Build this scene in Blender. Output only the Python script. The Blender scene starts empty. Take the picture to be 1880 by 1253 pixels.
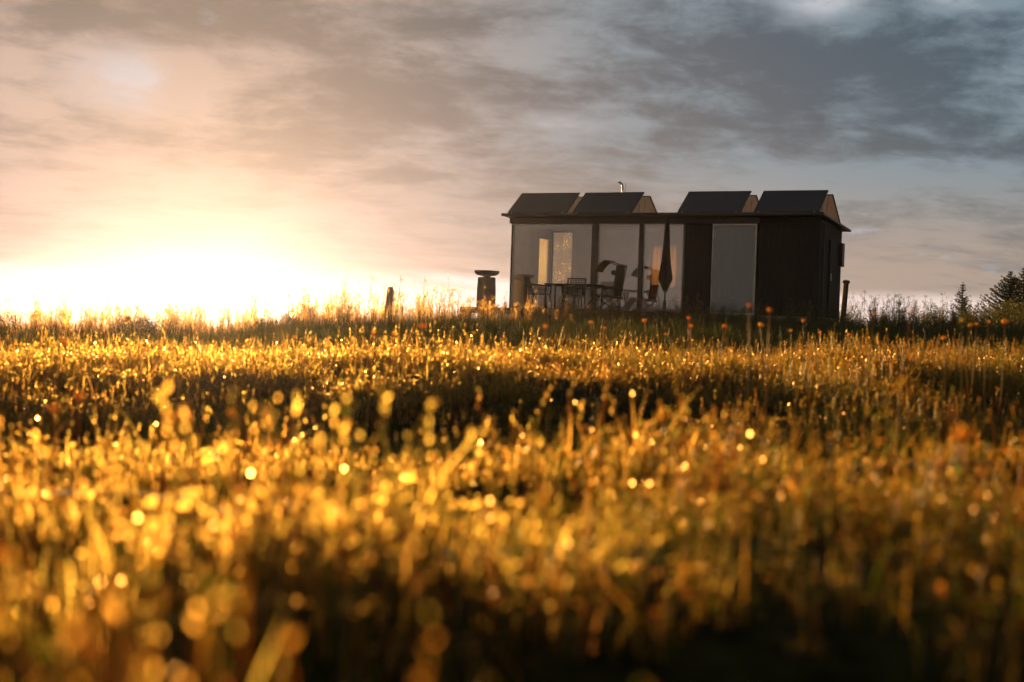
import bpy, bmesh, math, random
from math import sin, cos, pi, radians, exp
from mathutils import Vector, Matrix, Euler, noise as mnoise
random.seed(7)
SC = bpy.context.scene
COL = SC.collection
# ------------------------------------------------------------------ camera
EYE = 0.42
PITCH, ROLL = radians(-0.59), radians(1.9)
FPX = 50 / 36 * 1880
cd = bpy.data.cameras.new('camera'); cam = bpy.data.objects.new('camera', cd); COL.objects.link(cam)
cam.location = (0, 0, EYE)
cam.rotation_euler = (Matrix.Rotation(pi / 2 + PITCH, 3, 'X') @ Matrix.Rotation(ROLL, 3, 'Z')).to_euler()
cd.lens = 50; cd.sensor_width = 36; cd.clip_start = 0.05; cd.clip_end = 3000
cd.dof.use_dof = True; cd.dof.focus_distance = 37.0; cd.dof.aperture_fstop = 2.3
cd.dof.aperture_blades = 0; cd.dof.aperture_ratio = 1.12
SC.camera = cam
# ------------------------------------------------------------------ render / exposure
SC.render.engine = 'CYCLES'
SC.view_settings.view_transform = 'Standard'; SC.view_settings.look = 'None'
SC.view_settings.exposure = 1.25; SC.view_settings.gamma = 1
SC.cycles.use_denoising = True
SC.cycles.max_bounces = 8; SC.cycles.transparent_max_bounces = 16
SC.cycles.diffuse_bounces = 3; SC.cycles.volume_bounces = 0
SC.cycles.sample_clamp_indirect = 8; SC.cycles.sample_clamp_direct = 0
SC.cycles.caustics_reflective = False; SC.cycles.caustics_refractive = False
# ------------------------------------------------------------------ sun direction (low, behind and left of the cabin)
SUN_AZ, SUN_EL = radians(-12.1), radians(3.4)
sdir = Vector((sin(SUN_AZ) * cos(SUN_EL), cos(SUN_AZ) * cos(SUN_EL), sin(SUN_EL)))
ld = bpy.data.lights.new('sun', 'SUN'); sun = bpy.data.objects.new('sun', ld); COL.objects.link(sun)
ld.energy = 5.0; ld.angle = radians(0.6); ld.color = (1.0, 0.55, 0.19)
sun.rotation_euler = sdir.to_track_quat('Z', 'Y').to_euler()
sun.location = (-10, 60, 20)


# ------------------------------------------------------------------ node helpers
class N:
    def __init__(s, tree): s.t = tree; s.x = 0
    def new(s, ty, **kw):
        n = s.t.nodes.new(ty); n.location = (s.x, 0); s.x += 40
        for k, v in kw.items(): setattr(n, k, v)
        return n
    def put(s, sock, v):
        if isinstance(v, bpy.types.NodeSocket): s.t.links.new(v, sock)
        elif v is not None: sock.default_value = v
    def m(s, op, a, b=None, c=None, clamp=False):
        n = s.new('ShaderNodeMath', operation=op, use_clamp=clamp)
        s.put(n.inputs[0], a); s.put(n.inputs[1], b); s.put(n.inputs[2], c)
        return n.outputs[0]
    def mix(s, f, a, b, mode='MIX'):
        n = s.new('ShaderNodeMix', data_type='RGBA', blend_type=mode)
        n.clamp_factor = True
        s.put(n.inputs[0], f); s.put(n.inputs[6], a); s.put(n.inputs[7], b)
        return n.outputs[2]
    def ss(s, v, lo, hi):
        n = s.new('ShaderNodeMapRange', interpolation_type='SMOOTHSTEP')
        s.put(n.inputs[0], v); s.put(n.inputs[1], lo); s.put(n.inputs[2], hi)
        return n.outputs[0]
    def noise(s, vec, scale, detail=4, rough=.5, dist=0.0, out=0):
        n = s.new('ShaderNodeTexNoise')
        s.put(n.inputs['Vector'], vec); n.inputs['Scale'].default_value = scale
        n.inputs['Detail'].default_value = detail; n.inputs['Roughness'].default_value = rough
        n.inputs['Distortion'].default_value = dist
        return n.outputs[out]
    def xyz(s, x, y, z=0.0):
        n = s.new('ShaderNodeCombineXYZ'); s.put(n.inputs[0], x); s.put(n.inputs[1], y); s.put(n.inputs[2], z)
        return n.outputs[0]


def C4(c): return (c[0], c[1], c[2], 1)


# ------------------------------------------------------------------ sky: broken cloud sheet over a Nishita sky
def build_world():
    w = bpy.data.worlds.new('World'); SC.world = w; w.use_nodes = True
    t = w.node_tree; t.nodes.clear(); n = N(t)
    tc = n.new('ShaderNodeTexCoord'); sp = n.new('ShaderNodeSeparateXYZ')
    t.links.new(tc.outputs['Generated'], sp.inputs[0])
    X, Y, Z = sp.outputs
    deg = 180 / pi
    az = n.m('MULTIPLY', n.m('ARCTAN2', X, Y), deg)
    el = n.m('MULTIPLY', n.m('ARCSINE', Z), deg)
    sky = n.new('ShaderNodeTexSky', sky_type='NISHITA'); sky.sun_disc = False
    sky.sun_elevation = SUN_EL; sky.sun_rotation = SUN_AZ; sky.dust_density = 2.0
    nis = n.mix(1.0, sky.outputs[0], (0.09, 0.09, 0.09, 1), 'MULTIPLY')
    # smooth glow around the low sun
    da = n.m('SUBTRACT', az, SUN_AZ * deg)
    def gauss(wa, we, e0=0.0):
        a = n.m('DIVIDE', da, wa); e = n.m('DIVIDE', n.m('SUBTRACT', el, e0), we)
        s_ = n.m('ADD', n.m('MULTIPLY', a, a), n.m('MULTIPLY', e, e))
        return n.m('EXPONENT', n.m('MULTIPLY', s_, -1.0))
    g1 = gauss(5.0, 2.2, 0.4); g2 = gauss(11.0, 5.0, 0.0); g3 = gauss(21.0, 12.0, 0.0)
    # cloud noise in azimuth / elevation, stretched sideways near the horizon
    warp = n.noise(n.xyz(n.m('MULTIPLY', az, .11), n.m('MULTIPLY', el, .28), 3.1), 1.0, 2, .5, out=1)
    wsep = n.new('ShaderNodeSeparateXYZ'); t.links.new(warp, wsep.inputs[0])
    a2 = n.m('ADD', az, n.m('MULTIPLY', n.m('SUBTRACT', wsep.outputs[0], .5), 3.0))
    e2 = n.m('ADD', el, n.m('MULTIPLY', n.m('SUBTRACT', wsep.outputs[1], .5), 1.2))
    e2 = n.m('ADD', e2, n.m('MULTIPLY', az, 0.03))
    ev = n.m('MULTIPLY', n.m('LOGARITHM', n.m('ADD', n.m('MAXIMUM', e2, 0.0), 2.5), 2.718), 3.3)
    c1 = n.noise(n.xyz(n.m('MULTIPLY', a2, .085), ev, 7.7), 1.0, 8, .58, 0.0)
    c2 = n.noise(n.xyz(n.m('MULTIPLY', a2, .26), n.m('MULTIPLY', ev, 2.0), 1.3), 1.0, 8, .62, 0.1)
    def blob(px, py, wx, wy, amp):
        a0 = (px - 940) * .02194; e0 = (598 + .0367 * (px - 940) - py) * .02194
        a = n.m('DIVIDE', n.m('SUBTRACT', az, a0), wx); e = n.m('DIVIDE', n.m('SUBTRACT', el, e0), wy)
        return n.m('MULTIPLY', n.m('EXPONENT', n.m('MULTIPLY', n.m('ADD', n.m('MULTIPLY', a, a), n.m('MULTIPLY', e, e)), -1.0)), amp)
    c3 = n.noise(n.xyz(n.m('MULTIPLY', a2, .05), n.m('MULTIPLY', ev, .55), 19.0), 1.0, 3, .5, 0.2)
    c4 = n.noise(n.xyz(n.m('MULTIPLY', a2, .38), n.m('MULTIPLY', ev, 5.0), 4.4), 1.0, 6, .6, 0.3)
    dens = n.m('ADD', n.m('ADD', n.m('MULTIPLY', c1, .39), n.m('MULTIPLY', c2, .36)), n.m('MULTIPLY', c4, .25))
    for b_ in ((620, 60, 9, 1.1, .10), (780, 175, 4.5, 1.0, .06), (1400, 210, 7, 1.8, .02), (1450, 130, 4, .8, .05), (1550, 240, 5, .7, .05), (1720, 150, 4, 1.6, .05), (1250, 130, 3, 1, .06), (250, 150, 3.2, 1.4, -.10),
               (1480, 25, 1.6, .7, -.12), (1030, 225, 2.6, .5, -.05), (1720, 35, 2, .6, -.12), (900, 95, 5, .5, -.06), (1500, 330, 8, .8, -.05), (60, 190, 4, 2, -.08)):
        dens = n.m('ADD', dens, blob(*b_))
    dark = n.ss(dens, .435, .61)
    spot = n.m('MAXIMUM', n.m('MAXIMUM', blob(250, 160, 2.2, 1.1, 1.0), blob(1480, 22, 1.4, .7, 1.0)), n.m('MAXIMUM', blob(1020, 228, 1.8, .45, .5), blob(1720, 35, 1.2, .4, .8)))
    right = n.ss(az, -13.0, 6.0)
    light_c = n.mix(right, C4((.56, .42, .36)), C4((.21, .29, .345)))
    light_c = n.mix(n.m('MULTIPLY', n.ss(el, 7.5, 2.5), right), light_c, C4((.42, .34, .29)))
    dark_c = n.mix(right, C4((.165, .155, .15)), C4((.058, .100, .138)))
    dark_c = n.mix(n.m('MULTIPLY', n.ss(el, 9.0, 3.0), right), dark_c, C4((.17, .185, .19)))
    cl = n.mix(dark, light_c, dark_c)
    # brighter thin spots
    thin = n.m('MULTIPLY', n.ss(c2, .56, .72), n.ss(c3, .5, .62))
    cl = n.mix(n.m('MINIMUM', n.m('ADD', n.m('MULTIPLY', thin, .5), n.m('MULTIPLY', spot, n.ss(c2, .40, .62))), .85), cl, C4((.58, .60, .66)))
    # dark upper band top-left
    topb = n.m('MULTIPLY', n.ss(el, 8.5, 13.5), .45)
    cl = n.mix(n.m('MULTIPLY', topb, n.m('SUBTRACT', 1.0, right)), cl, C4((.115, .11, .10)))
    cl = n.mix(.06, cl, nis)
    # clear strip under the cloud deck at the horizon
    edge = n.m('ADD', 1.75, n.m('MULTIPLY', n.m('SUBTRACT', c1, .5), 1.6))
    strip = n.ss(n.m('SUBTRACT', edge, el), -.35, .30)
    strip = n.m('MULTIPLY', strip, n.ss(n.m('ABSOLUTE', da), 75.0, 40.0))
    strip_c = n.mix(n.ss(el, -.3, 1.8), C4((1.0, .74, .62)), C4((.92, .74, .66)))
    q_ = n.m('DIVIDE', da, 17.0)
    strip_c = n.mix(n.m('EXPONENT', n.m('MULTIPLY', n.m('MULTIPLY', q_, q_), -1.0)), strip_c, C4((1.35, 1.18, 1.15)))
    cl = n.mix(n.m('MULTIPLY', strip, .9), cl, strip_c)
    # glow
    cl = n.mix(n.m('MULTIPLY', g3, .36), cl, C4((.74, .50, .42)))
    cl = n.mix(n.m('MULTIPLY', g2, .72), cl, C4((.93, .68, .62)))
    addg = n.mix(g1, (0, 0, 0, 1), C4((.55, .47, .47)))
    cl = n.mix(1.0, cl, addg, 'ADD')
    # sky behind the photographer: quiet grey blue
    back = n.ss(n.m('ABSOLUTE', da), 45.0, 100.0)
    bk = n.mix(dark, C4((.58, .44, .35)), C4((.15, .13, .12)))
    bk = n.mix(n.ss(el, 12.0, 30.0), bk, C4((.075, .085, .09)))
    cl = n.mix(back, cl, bk)
    cl = n.mix(n.ss(el, 16.0, 32.0), cl, C4((.075, .085, .095)))
    below = n.ss(el, -1.0, -6.0)
    cl = n.mix(below, cl, C4((.03, .028, .02)))
    bg = n.new('ShaderNodeBackground'); t.links.new(cl, bg.inputs[0]); bg.inputs[1].default_value = 0.42
    o = n.new('ShaderNodeOutputWorld'); t.links.new(bg.outputs[0], o.inputs[0])
build_world()


# ------------------------------------------------------------------ materials
def pmat(name, col, rough=.6, var=.25, scale=6, metal=0.0, stretch=(1, 1, 1), spec=.5, bump=0.0):
    m = bpy.data.materials.new(name); m.use_nodes = True; t = m.node_tree
    b = t.nodes['Principled BSDF']; n = N(t)
    tc = n.new('ShaderNodeTexCoord'); mp = n.new('ShaderNodeMapping')
    t.links.new(tc.outputs['Object'], mp.inputs[0]); mp.inputs['Scale'].default_value = stretch
    f = n.noise(mp.outputs[0], scale, 5, .6)
    lo = C4([c * (1 - var) for c in col]); hi = C4([min(1, c * (1 + var)) for c in col])
    n.put(b.inputs['Base Color'], n.mix(n.ss(f, .3, .7), lo, hi))
    b.inputs['Roughness'].default_value = rough; b.inputs['Metallic'].default_value = metal
    b.inputs['Specular IOR Level'].default_value = spec
    if bump:
        bp = n.new('ShaderNodeBump'); bp.inputs['Strength'].default_value = bump
        bp.inputs['Distance'].default_value = .01
        t.links.new(f, bp.inputs['Height']); t.links.new(bp.outputs[0], b.inputs['Normal'])
    return m


def leafmat(name, cols, trans=.5, gloss=.06, grough=.35, fwd=0.0):
    """plant tissue: diffuse + translucent + a thin gloss; hue varies per instance and patch"""
    m = bpy.data.materials.new(name); m.use_nodes = True; t = m.node_tree; t.nodes.clear(); n = N(t)
    geo = n.new('ShaderNodeNewGeometry'); oi = n.new('ShaderNodeObjectInfo')
    r = n.m('FRACT', n.m('ADD', oi.outputs['Random'], geo.outputs['Random Per Island']))
    cr = n.new('ShaderNodeValToRGB'); cr.color_ramp.interpolation = 'LINEAR'
    el = cr.color_ramp.elements
    el[0].position = 0; el[0].color = C4(cols[0]); el[1].position = 1; el[1].color = C4(cols[-1])
    for i, c in enumerate(cols[1:-1]):
        e = el.new((i + 1) / (len(cols) - 1)); e.color = C4(c)
    t.links.new(r, cr.inputs[0])
    patch = n.noise(geo.outputs['Position'], .9, 3, .5)
    col = n.mix(n.ss(patch, .35, .7), cr.outputs[0], n.mix(1.0, cr.outputs[0], (1.25, .92, .7, 1), 'MULTIPLY'))
    patch2 = n.noise(geo.outputs['Position'], .55, 3, .55, 0.4)
    col = n.mix(n.m('MULTIPLY', n.ss(patch2, .50, .64), .5), col, n.mix(1.0, col, (.50, .95, .6, 1), 'MULTIPLY'))
    d = n.new('ShaderNodeBsdfDiffuse'); t.links.new(col, d.inputs[0])
    tr = n.new('ShaderNodeBsdfTranslucent'); t.links.new(n.mix(1.0, col, (1.6, 1.35, .9, 1), 'MULTIPLY'), tr.inputs[0])
    mx = n.new('ShaderNodeMixShader'); mx.inputs[0].default_value = trans
    t.links.new(d.outputs[0], mx.inputs[1]); t.links.new(tr.outputs[0], mx.inputs[2])
    g = n.new('ShaderNodeBsdfGlossy'); g.inputs[0].default_value = (1, .95, .85, 1); g.inputs[1].default_value = grough
    mg = n.new('ShaderNodeMixShader'); mg.inputs[0].default_value = gloss
    t.links.new(mx.outputs[0], mg.inputs[1]); t.links.new(g.outputs[0], mg.inputs[2])
    out = mg.outputs[0]
    if fwd:
        rf = n.new('ShaderNodeBsdfRefraction'); t.links.new(n.mix(.45, col, (1, .64, .18, 1)), rf.inputs[0]); rf.inputs['Roughness'].default_value = .7; rf.inputs['IOR'].default_value = 1.35
        mf = n.new('ShaderNodeMixShader'); mf.inputs[0].default_value = fwd
        t.links.new(out, mf.inputs[1]); t.links.new(rf.outputs[0], mf.inputs[2]); out = mf.outputs[0]
    o = n.new('ShaderNodeOutputMaterial'); t.links.new(out, o.inputs[0])
    return m


def glassmat(name, refl=.30, tint=(.8, .8, .78), dirt=0.0, gcol=(.95, .97, 1)):
    m = bpy.data.materials.new(name); m.use_nodes = True; t = m.node_tree; t.nodes.clear(); n = N(t)
    tr = n.new('ShaderNodeBsdfTransparent'); tr.inputs[0].default_value = C4(tint)
    g = n.new('ShaderNodeBsdfGlossy'); g.inputs[1].default_value = .02; g.inputs[0].default_value = C4(gcol)
    lw = n.new('ShaderNodeLayerWeight'); lw.inputs[0].default_value = .25
    f = n.m('ADD', refl, n.m('MULTIPLY', lw.outputs['Fresnel'], .35), clamp=True)
    tc = n.new('ShaderNodeTexCoord')
    bp = n.new('ShaderNodeBump'); bp.inputs['Strength'].default_value = .03; bp.inputs['Distance'].default_value = .02
    t.links.new(n.noise(tc.outputs['Object'], 1.2, 2), bp.inputs['Height']); t.links.new(bp.outputs[0], g.inputs['Normal'])
    mx = n.new('ShaderNodeMixShader'); n.put(mx.inputs[0], f)
    t.links.new(tr.outputs[0], mx.inputs[1]); t.links.new(g.outputs[0], mx.inputs[2]); out = mx.outputs[0]
    if dirt:
        v = n.noise(tc.outputs['Object'], 26, 3, .75); v2 = n.noise(tc.outputs['Object'], 2.2, 2)
        k = n.m('MULTIPLY', n.ss(v, .58, .66), n.m('ADD', n.m('MULTIPLY', n.ss(v2, .42, .6), dirt), .05))
        tl = n.new('ShaderNodeBsdfTranslucent'); tl.inputs[0].default_value = (.95, .85, .6, 1)
        m2 = n.new('ShaderNodeMixShader'); n.put(m2.inputs[0], k)
        t.links.new(out, m2.inputs[1]); t.links.new(tl.outputs[0], m2.inputs[2]); out = m2.outputs[0]
    o = n.new('ShaderNodeOutputMaterial'); t.links.new(out, o.inputs[0])
    return m


def clothmat(name, col, trans=.5, alpha=0.0):
    m = bpy.data.materials.new(name); m.use_nodes = True; t = m.node_tree; t.nodes.clear(); n = N(t)
    tc = n.new('ShaderNodeTexCoord'); mp = n.new('ShaderNodeMapping'); mp.inputs['Scale'].default_value = (14, 14, .8)
    t.links.new(tc.outputs['Object'], mp.inputs[0])
    f = n.noise(mp.outputs[0], 1.0, 3)
    c = n.mix(f, C4([k * .8 for k in col]), C4(col))
    d = n.new('ShaderNodeBsdfDiffuse'); t.links.new(c, d.inputs[0])
    tr = n.new('ShaderNodeBsdfTranslucent'); t.links.new(c, tr.inputs[0])
    mx = n.new('ShaderNodeMixShader'); mx.inputs[0].default_value = trans
    t.links.new(d.outputs[0], mx.inputs[1]); t.links.new(tr.outputs[0], mx.inputs[2])
    o = n.new('ShaderNodeOutputMaterial'); t.links.new(mx.outputs[0], o.inputs[0])
    return m


M = dict(
    clad=pmat('dark stained timber', (.013, .014, .009), .85, .45, 3, stretch=(9, 9, .6), bump=.4),
    beam=pmat('dark painted beam', (.045, .036, .024), .6, .3, 3, stretch=(1, 1, 6)),
    frame=pmat('dark brown frame', (.040, .028, .020), .5, .2, 5),
    rail=pmat('aluminium rail', (.45, .42, .38), .35, .15, 5, metal=.7),
    roof=pmat('dark roof sheet', (.07, .06, .05), .5, .3, 2),
    inner=pmat('cream interior wall', (.52, .47, .40), .8, .08, 2),
    floor=pmat('interior floor boards', (.30, .22, .14), .6, .2, 3, stretch=(1, 10, 1)),
    glass=glassmat('window glass', .13, (.92, .91, .89)),
    glassd=glassmat('tinted door glass', .08, (.66, .70, .72), 0.0, (.62, .70, .74)),
    glassb=glassmat('dusty back glass', .06, (.66, .60, .5), .9),
    deck=pmat('weathered deck boards', (.13, .095, .065), .8, .35, 3, stretch=(1, 12, 1)),
    panel=pmat('solar cell glass', (.028, .028, .032), .33, .15, 3),
    pframe=pmat('black anodised frame', (.025, .025, .027), .5, .1, 3),
    pback=clothmat('translucent solar sheet', (.44, .42, .44), .5),
    alu=pmat('bright aluminium', (.62, .62, .62), .35, .1, 4, metal=.6),
    steel=pmat('stainless pipe', (.30, .30, .31), .4, .1, 4, metal=.9),
    rope=pmat('dark rope and metal', (.018, .014, .011), .8, .3, 8, spec=.2),
    sling=pmat('grey brown sling fabric', (.035, .028, .022), .85, .2, 12, spec=.2),
    canopy=clothmat('sunshade fabric', (.12, .085, .04), .35),
    paras=pmat('black parasol cloth', (.018, .016, .015), .85, .3, 6),
    conc=pmat('rough grey concrete', (.12, .10, .085), .85, .2, 4, bump=.3),
    post=pmat('grey weathered post wood', (.20, .15, .10), .85, .35, 3, stretch=(8, 8, .8), bump=.5),
    curt=clothmat('cream curtain', (.88, .84, .72), .92),
    curto=clothmat('orange curtain', (.78, .62, .46), .5),
    curtb=clothmat('pale blue curtain', (.45, .55, .62), .3),
    blind=clothmat('grey blind', (.045, .052, .052), .2),
    sofa=pmat('grey upholstery', (.16, .17, .19), .9, .15, 10),
    cush=clothmat('orange cushion', (.55, .26, .08), .2),
    bark=pmat('bark', (.07, .05, .035), .9, .4, 8, stretch=(4, 4, 1)),
    grass=leafmat('grass blades', [(.05, .10, .010), (.13, .16, .015), (.34, .25, .035), (.46, .32, .06), (.26, .09, .015), (.10, .16, .015), (.07, .12, .01)], .6, .04, .30, .115),
    meadow=leafmat('meadow grass', [(.03, .065, .018), (.05, .08, .02), (.11, .10, .03), (.04, .07, .02)], .5, .03),  # darker than the near grass: shade on the slope is put into the colour
    weed=leafmat('seed heads', [(.09, .08, .03), (.20, .13, .05), (.24, .15, .06), (.10, .10, .03)], .5, .04, .35, .20),
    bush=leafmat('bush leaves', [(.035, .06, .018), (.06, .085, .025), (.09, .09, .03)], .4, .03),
    spruce=leafmat('spruce needles', [(.025, .045, .02), (.045, .06, .028), (.06, .065, .03)], .25, .02),
    stem=leafmat('flower stalk', [(.18, .15, .022), (.24, .14, .025), (.13, .13, .02)], .45, .02),
    bloom=leafmat('flower head', [(.70, .42, .06), (.75, .50, .08), (.62, .33, .05)], .5, .03),
    soil=pmat('meadow soil', (.030, .030, .008), 1.0, .6, 9, spec=.05, bump=.8),
)
def dewmat():
    """water film and beads: rough refraction throws the low sun forward"""
    m = bpy.data.materials.new('dew drop'); m.use_nodes = True; t = m.node_tree; t.nodes.clear(); n = N(t)
    g = n.new('ShaderNodeBsdfGlossy'); g.inputs[0].default_value = (.95, .9, .8, 1); g.inputs[1].default_value = .35
    rf = n.new('ShaderNodeBsdfRefraction'); rf.inputs[0].default_value = (1, .70, .30, 1); rf.inputs['Roughness'].default_value = .55; rf.inputs['IOR'].default_value = 1.4
    mx = n.new('ShaderNodeMixShader'); mx.inputs[0].default_value = .8
    t.links.new(g.outputs[0], mx.inputs[1]); t.links.new(rf.outputs[0], mx.inputs[2])
    o = n.new('ShaderNodeOutputMaterial'); t.links.new(mx.outputs[0], o.inputs[0]); return m
M['dew'] = dewmat()


# ------------------------------------------------------------------ mesh helpers
class MB:
    def __init__(s): s.v = []; s.f = []; s.mi = []; s.k = 0
    def add(s, vs, fs):
        o = len(s.v); s.v += [tuple(p) for p in vs]; s.f += [tuple(i + o for i in f) for f in fs]
        s.mi += [s.k] * len(fs)
    def box(s, a, b):
        (x0, y0, z0), (x1, y1, z1) = a, b
        x0, x1 = min(x0, x1), max(x0, x1); y0, y1 = min(y0, y1), max(y0, y1); z0, z1 = min(z0, z1), max(z0, z1)
        s.add([(x0, y0, z0), (x1, y0, z0), (x1, y1, z0), (x0, y1, z0), (x0, y0, z1), (x1, y0, z1), (x1, y1, z1), (x0, y1, z1)],
              [(0, 3, 2, 1), (4, 5, 6, 7), (0, 1, 5, 4), (1, 2, 6, 5), (2, 3, 7, 6), (3, 0, 4, 7)])
    def slab(s, p, t):
        """four corner points extruded along their normal by t"""
        p = [Vector(q) for q in p]; nn = (p[1] - p[0]).cross(p[3] - p[0]).normalized() * t
        q = [a + nn for a in p]
        s.add(p + q, [(0, 3, 2, 1), (4, 5, 6, 7), (0, 1, 5, 4), (1, 2, 6, 5), (2, 3, 7, 6), (3, 0, 4, 7)])
    def tube(s, pts, rs, n=6, cap=True):
        pts = [Vector(p) for p in pts]
        if not isinstance(rs, (list, tuple)): rs = [rs] * len(pts)
        vs = []; fs = []
        for i, p in enumerate(pts):
            a = pts[max(i - 1, 0)]; b = pts[min(i + 1, len(pts) - 1)]
            d = (b - a).normalized(); u = d.orthogonal().normalized() if i == 0 else (u - d * u.dot(d)).normalized()
            w = d.cross(u)
            for k in range(n):
                an = 2 * pi * k / n; vs.append(p + (u * cos(an) + w * sin(an)) * rs[i])
        for i in range(len(pts) - 1):
            for k in range(n):
                fs.append((i * n + k, i * n + (k + 1) % n, (i + 1) * n + (k + 1) % n, (i + 1) * n + k))
        if cap: fs += [tuple(range(n))[::-1], tuple((len(pts) - 1) * n + k for k in range(n))]
        s.add(vs, fs)
    def lathe(s, prof, c=(0, 0, 0), n=20):
        vs = []; fs = []
        for r, z in prof:
            for k in range(n):
                a = 2 * pi * k / n; vs.append((c[0] + r * cos(a), c[1] + r * sin(a), c[2] + z))
        for i in range(len(prof) - 1):
            for k in range(n):
                fs.append((i * n + k, i * n + (k + 1) % n, (i + 1) * n + (k + 1) % n, (i + 1) * n + k))
        fs += [tuple(range(n))[::-1], tuple((len(prof) - 1) * n + k for k in range(n))]
        s.add(vs, fs)
    def build(s, name, mats, parent=None, smooth=False, bevel=0, link=True):
        me = bpy.data.meshes.new(name); me.from_pydata(s.v, [], s.f)
        if not isinstance(mats, (list, tuple)): mats = [mats]
        for m in mats: me.materials.append(m)
        if len(mats) > 1: me.polygons.foreach_set('material_index', s.mi)
        if smooth: me.polygons.foreach_set('use_smooth', [True] * len(me.polygons))
        me.update()
        o = bpy.data.objects.new(name, me)
        if link: COL.objects.link(o)
        if parent: o.parent = parent
        if bevel:
            b = o.modifiers.new('bevel', 'BEVEL'); b.width = bevel; b.segments = 2; b.limit_method = 'ANGLE'
        return o


def tag(o, label=None, cat=None, group=None, kind=None):
    if label: o['label'] = label
    if cat: o['category'] = cat
    if group: o['group'] = group
    if kind: o['kind'] = kind
    return o
def empty(name, loc, rz=0.0, label=None, cat=None, group=None):
    e = bpy.data.objects.new(name, None); COL.objects.link(e); e.location = loc; e.rotation_euler = (0, 0, rz)
    e.empty_display_size = .2
    return tag(e, label, cat, group)
def copy_tree(o, parent=None):
    c = o.copy(); COL.objects.link(c); c.parent = parent
    for ch in list(o.children): copy_tree(ch, c)
    return c


# ------------------------------------------------------------------ measuring: from photograph pixel to a place at distance Y
RC = Matrix.Rotation(pi / 2 + PITCH, 3, 'X') @ Matrix.Rotation(ROLL, 3, 'Z')
def ray(px, py): return RC @ Vector(((px - 940) / FPX, -(py - 626.5) / FPX, -1))
def at(px, py, Y):
    d = ray(px, py); return Vector((0, 0, EYE)) + d * (Y / d.y)


# ------------------------------------------------------------------ terrain
def lerp_tab(tab, x):
    if x <= tab[0][0]: return tab[0][1]
    for (a, b), (c, d) in zip(tab, tab[1:]):
        if x <= c:
            t = (x - a) / (c - a); t = t * t * (3 - 2 * t); return b + (d - b) * t
    return tab[-1][1]
def sst(a, b, x):
    t = max(0, min(1, (x - a) / (b - a))); return t * t * (3 - 2 * t)
FAR = [(-60, -1.6), (-14, -.50), (-7, -.22), (-4.5, .06), (-2.5, .28), (-1, .38), (5, .45), (11, .5), (16, .45), (30, .6), (60, 1.0)]
ROWS = [(0, .0), (1.0, .02), (1.5, -.13), (2.0, -.0), (2.8, .05), (3.6, .0), (4.3, .06), (4.9, -.10), (7.0, -.13), (8.6, -.0), (10.0, .075), (12.6, .115), (15.5, -.10), (18, -.03), (22, 0)]
DIPS = [(.05, 1.42, .42, .26), (-.35, 2.9, .5, .3), (-1.0, 4.0, .7, .4), (.3, 4.3, .5, .35), (1.2, 3.6, .5, .3), (-.7, 1.75, .2, .2), (.95, 5.3, 1.6, .9), (-1.2, 5.8, 1.8, 1.1), (1.9, 5.2, 1.0, .7), (-.75, 2.35, .28, .2), (-.1, 3.4, .45, .22), (.1, 7.6, 1.2, .5)]
def dip(x, y):
    return min(1.0, sum(exp(-(((x - a) / c) ** 2 + ((y - b) / d) ** 2) ** 1.5) for a, b, c, d in DIPS)) if y < 12 else 0.0
def ground_z(x, y):
    xs = max(-16, min(16, x))
    wob = mnoise.noise(Vector((x * .5, y * .18, 3.3))) * (0.3 + .16 * y)
    near = .03 * xs + lerp_tab(ROWS, y + wob)
    near -= .27 * dip(x, y)
    near += .035 * mnoise.noise(Vector((x * .8, y * .8, 0))) + .012 * mnoise.noise(Vector((x * 2.7, y * 2.7, 5)))
    far = lerp_tab(FAR, x) + .05 * mnoise.noise(Vector((x * .3, y * .3, 9)))
    t = sst(15, 34, y); z = near * (1 - t) + far * t
    z -= 12 * sst(44, 150, y) + .10 * max(0, min(20, y - 44))
    return z


def build_ground():
    def axis(lo, hi, fine_lo, fine_hi, f, g):
        a = []; v = fine_lo
        while v < fine_hi: a.append(v); v += f * (1 + max(0, abs(v) - 4) * .12)
        a.append(fine_hi); st = 1.5; v = fine_hi
        while v < hi: v += st; st *= g; a.append(min(v, hi))
        st = 1.5; v = fine_lo
        while v > lo: v -= st; st *= g; a.insert(0, max(v, lo))
        return a
    xs = axis(-600, 600, -22, 22, .14, 1.3); ys = axis(-600, 600, -2, 48, .12, 1.3)
    mb = MB(); mb.v = [(x, y, ground_z(x, y)) for y in ys for x in xs]
    w = len(xs)
    mb.f = [(j * w + i, j * w + i + 1, (j + 1) * w + i + 1, (j + 1) * w + i) for j in range(len(ys) - 1) for i in range(w - 1)]
    mb.mi = [0] * len(mb.f)
    o = mb.build('ground', M['soil'], smooth=True); o['kind'] = 'structure'
build_ground()


# ------------------------------------------------------------------ the cabin
TH = radians(25); L, D, HW = 8.85, 2.8, 2.40
U = Vector((cos(TH), -sin(TH), 0)); V = Vector((sin(TH), cos(TH), 0))
O = Vector((-0.086, 40.94, .93))
def cabpt(u, v, w): return O + U * u + V * v + Vector((0, 0, w))
def uw(px, py, v):
    """local u, w of the pixel on the plane v"""
    d = ray(px, py); c = Vector((0, 0, EYE)); s = (v - (c - O).dot(V)) / d.dot(V); p = c + d * s - O
    return p.dot(U), p.z
house = empty('tiny_house', O, -TH, 'dark timber clad cabin with tall glass front and flat roof on the grassy rise', 'house')

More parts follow.
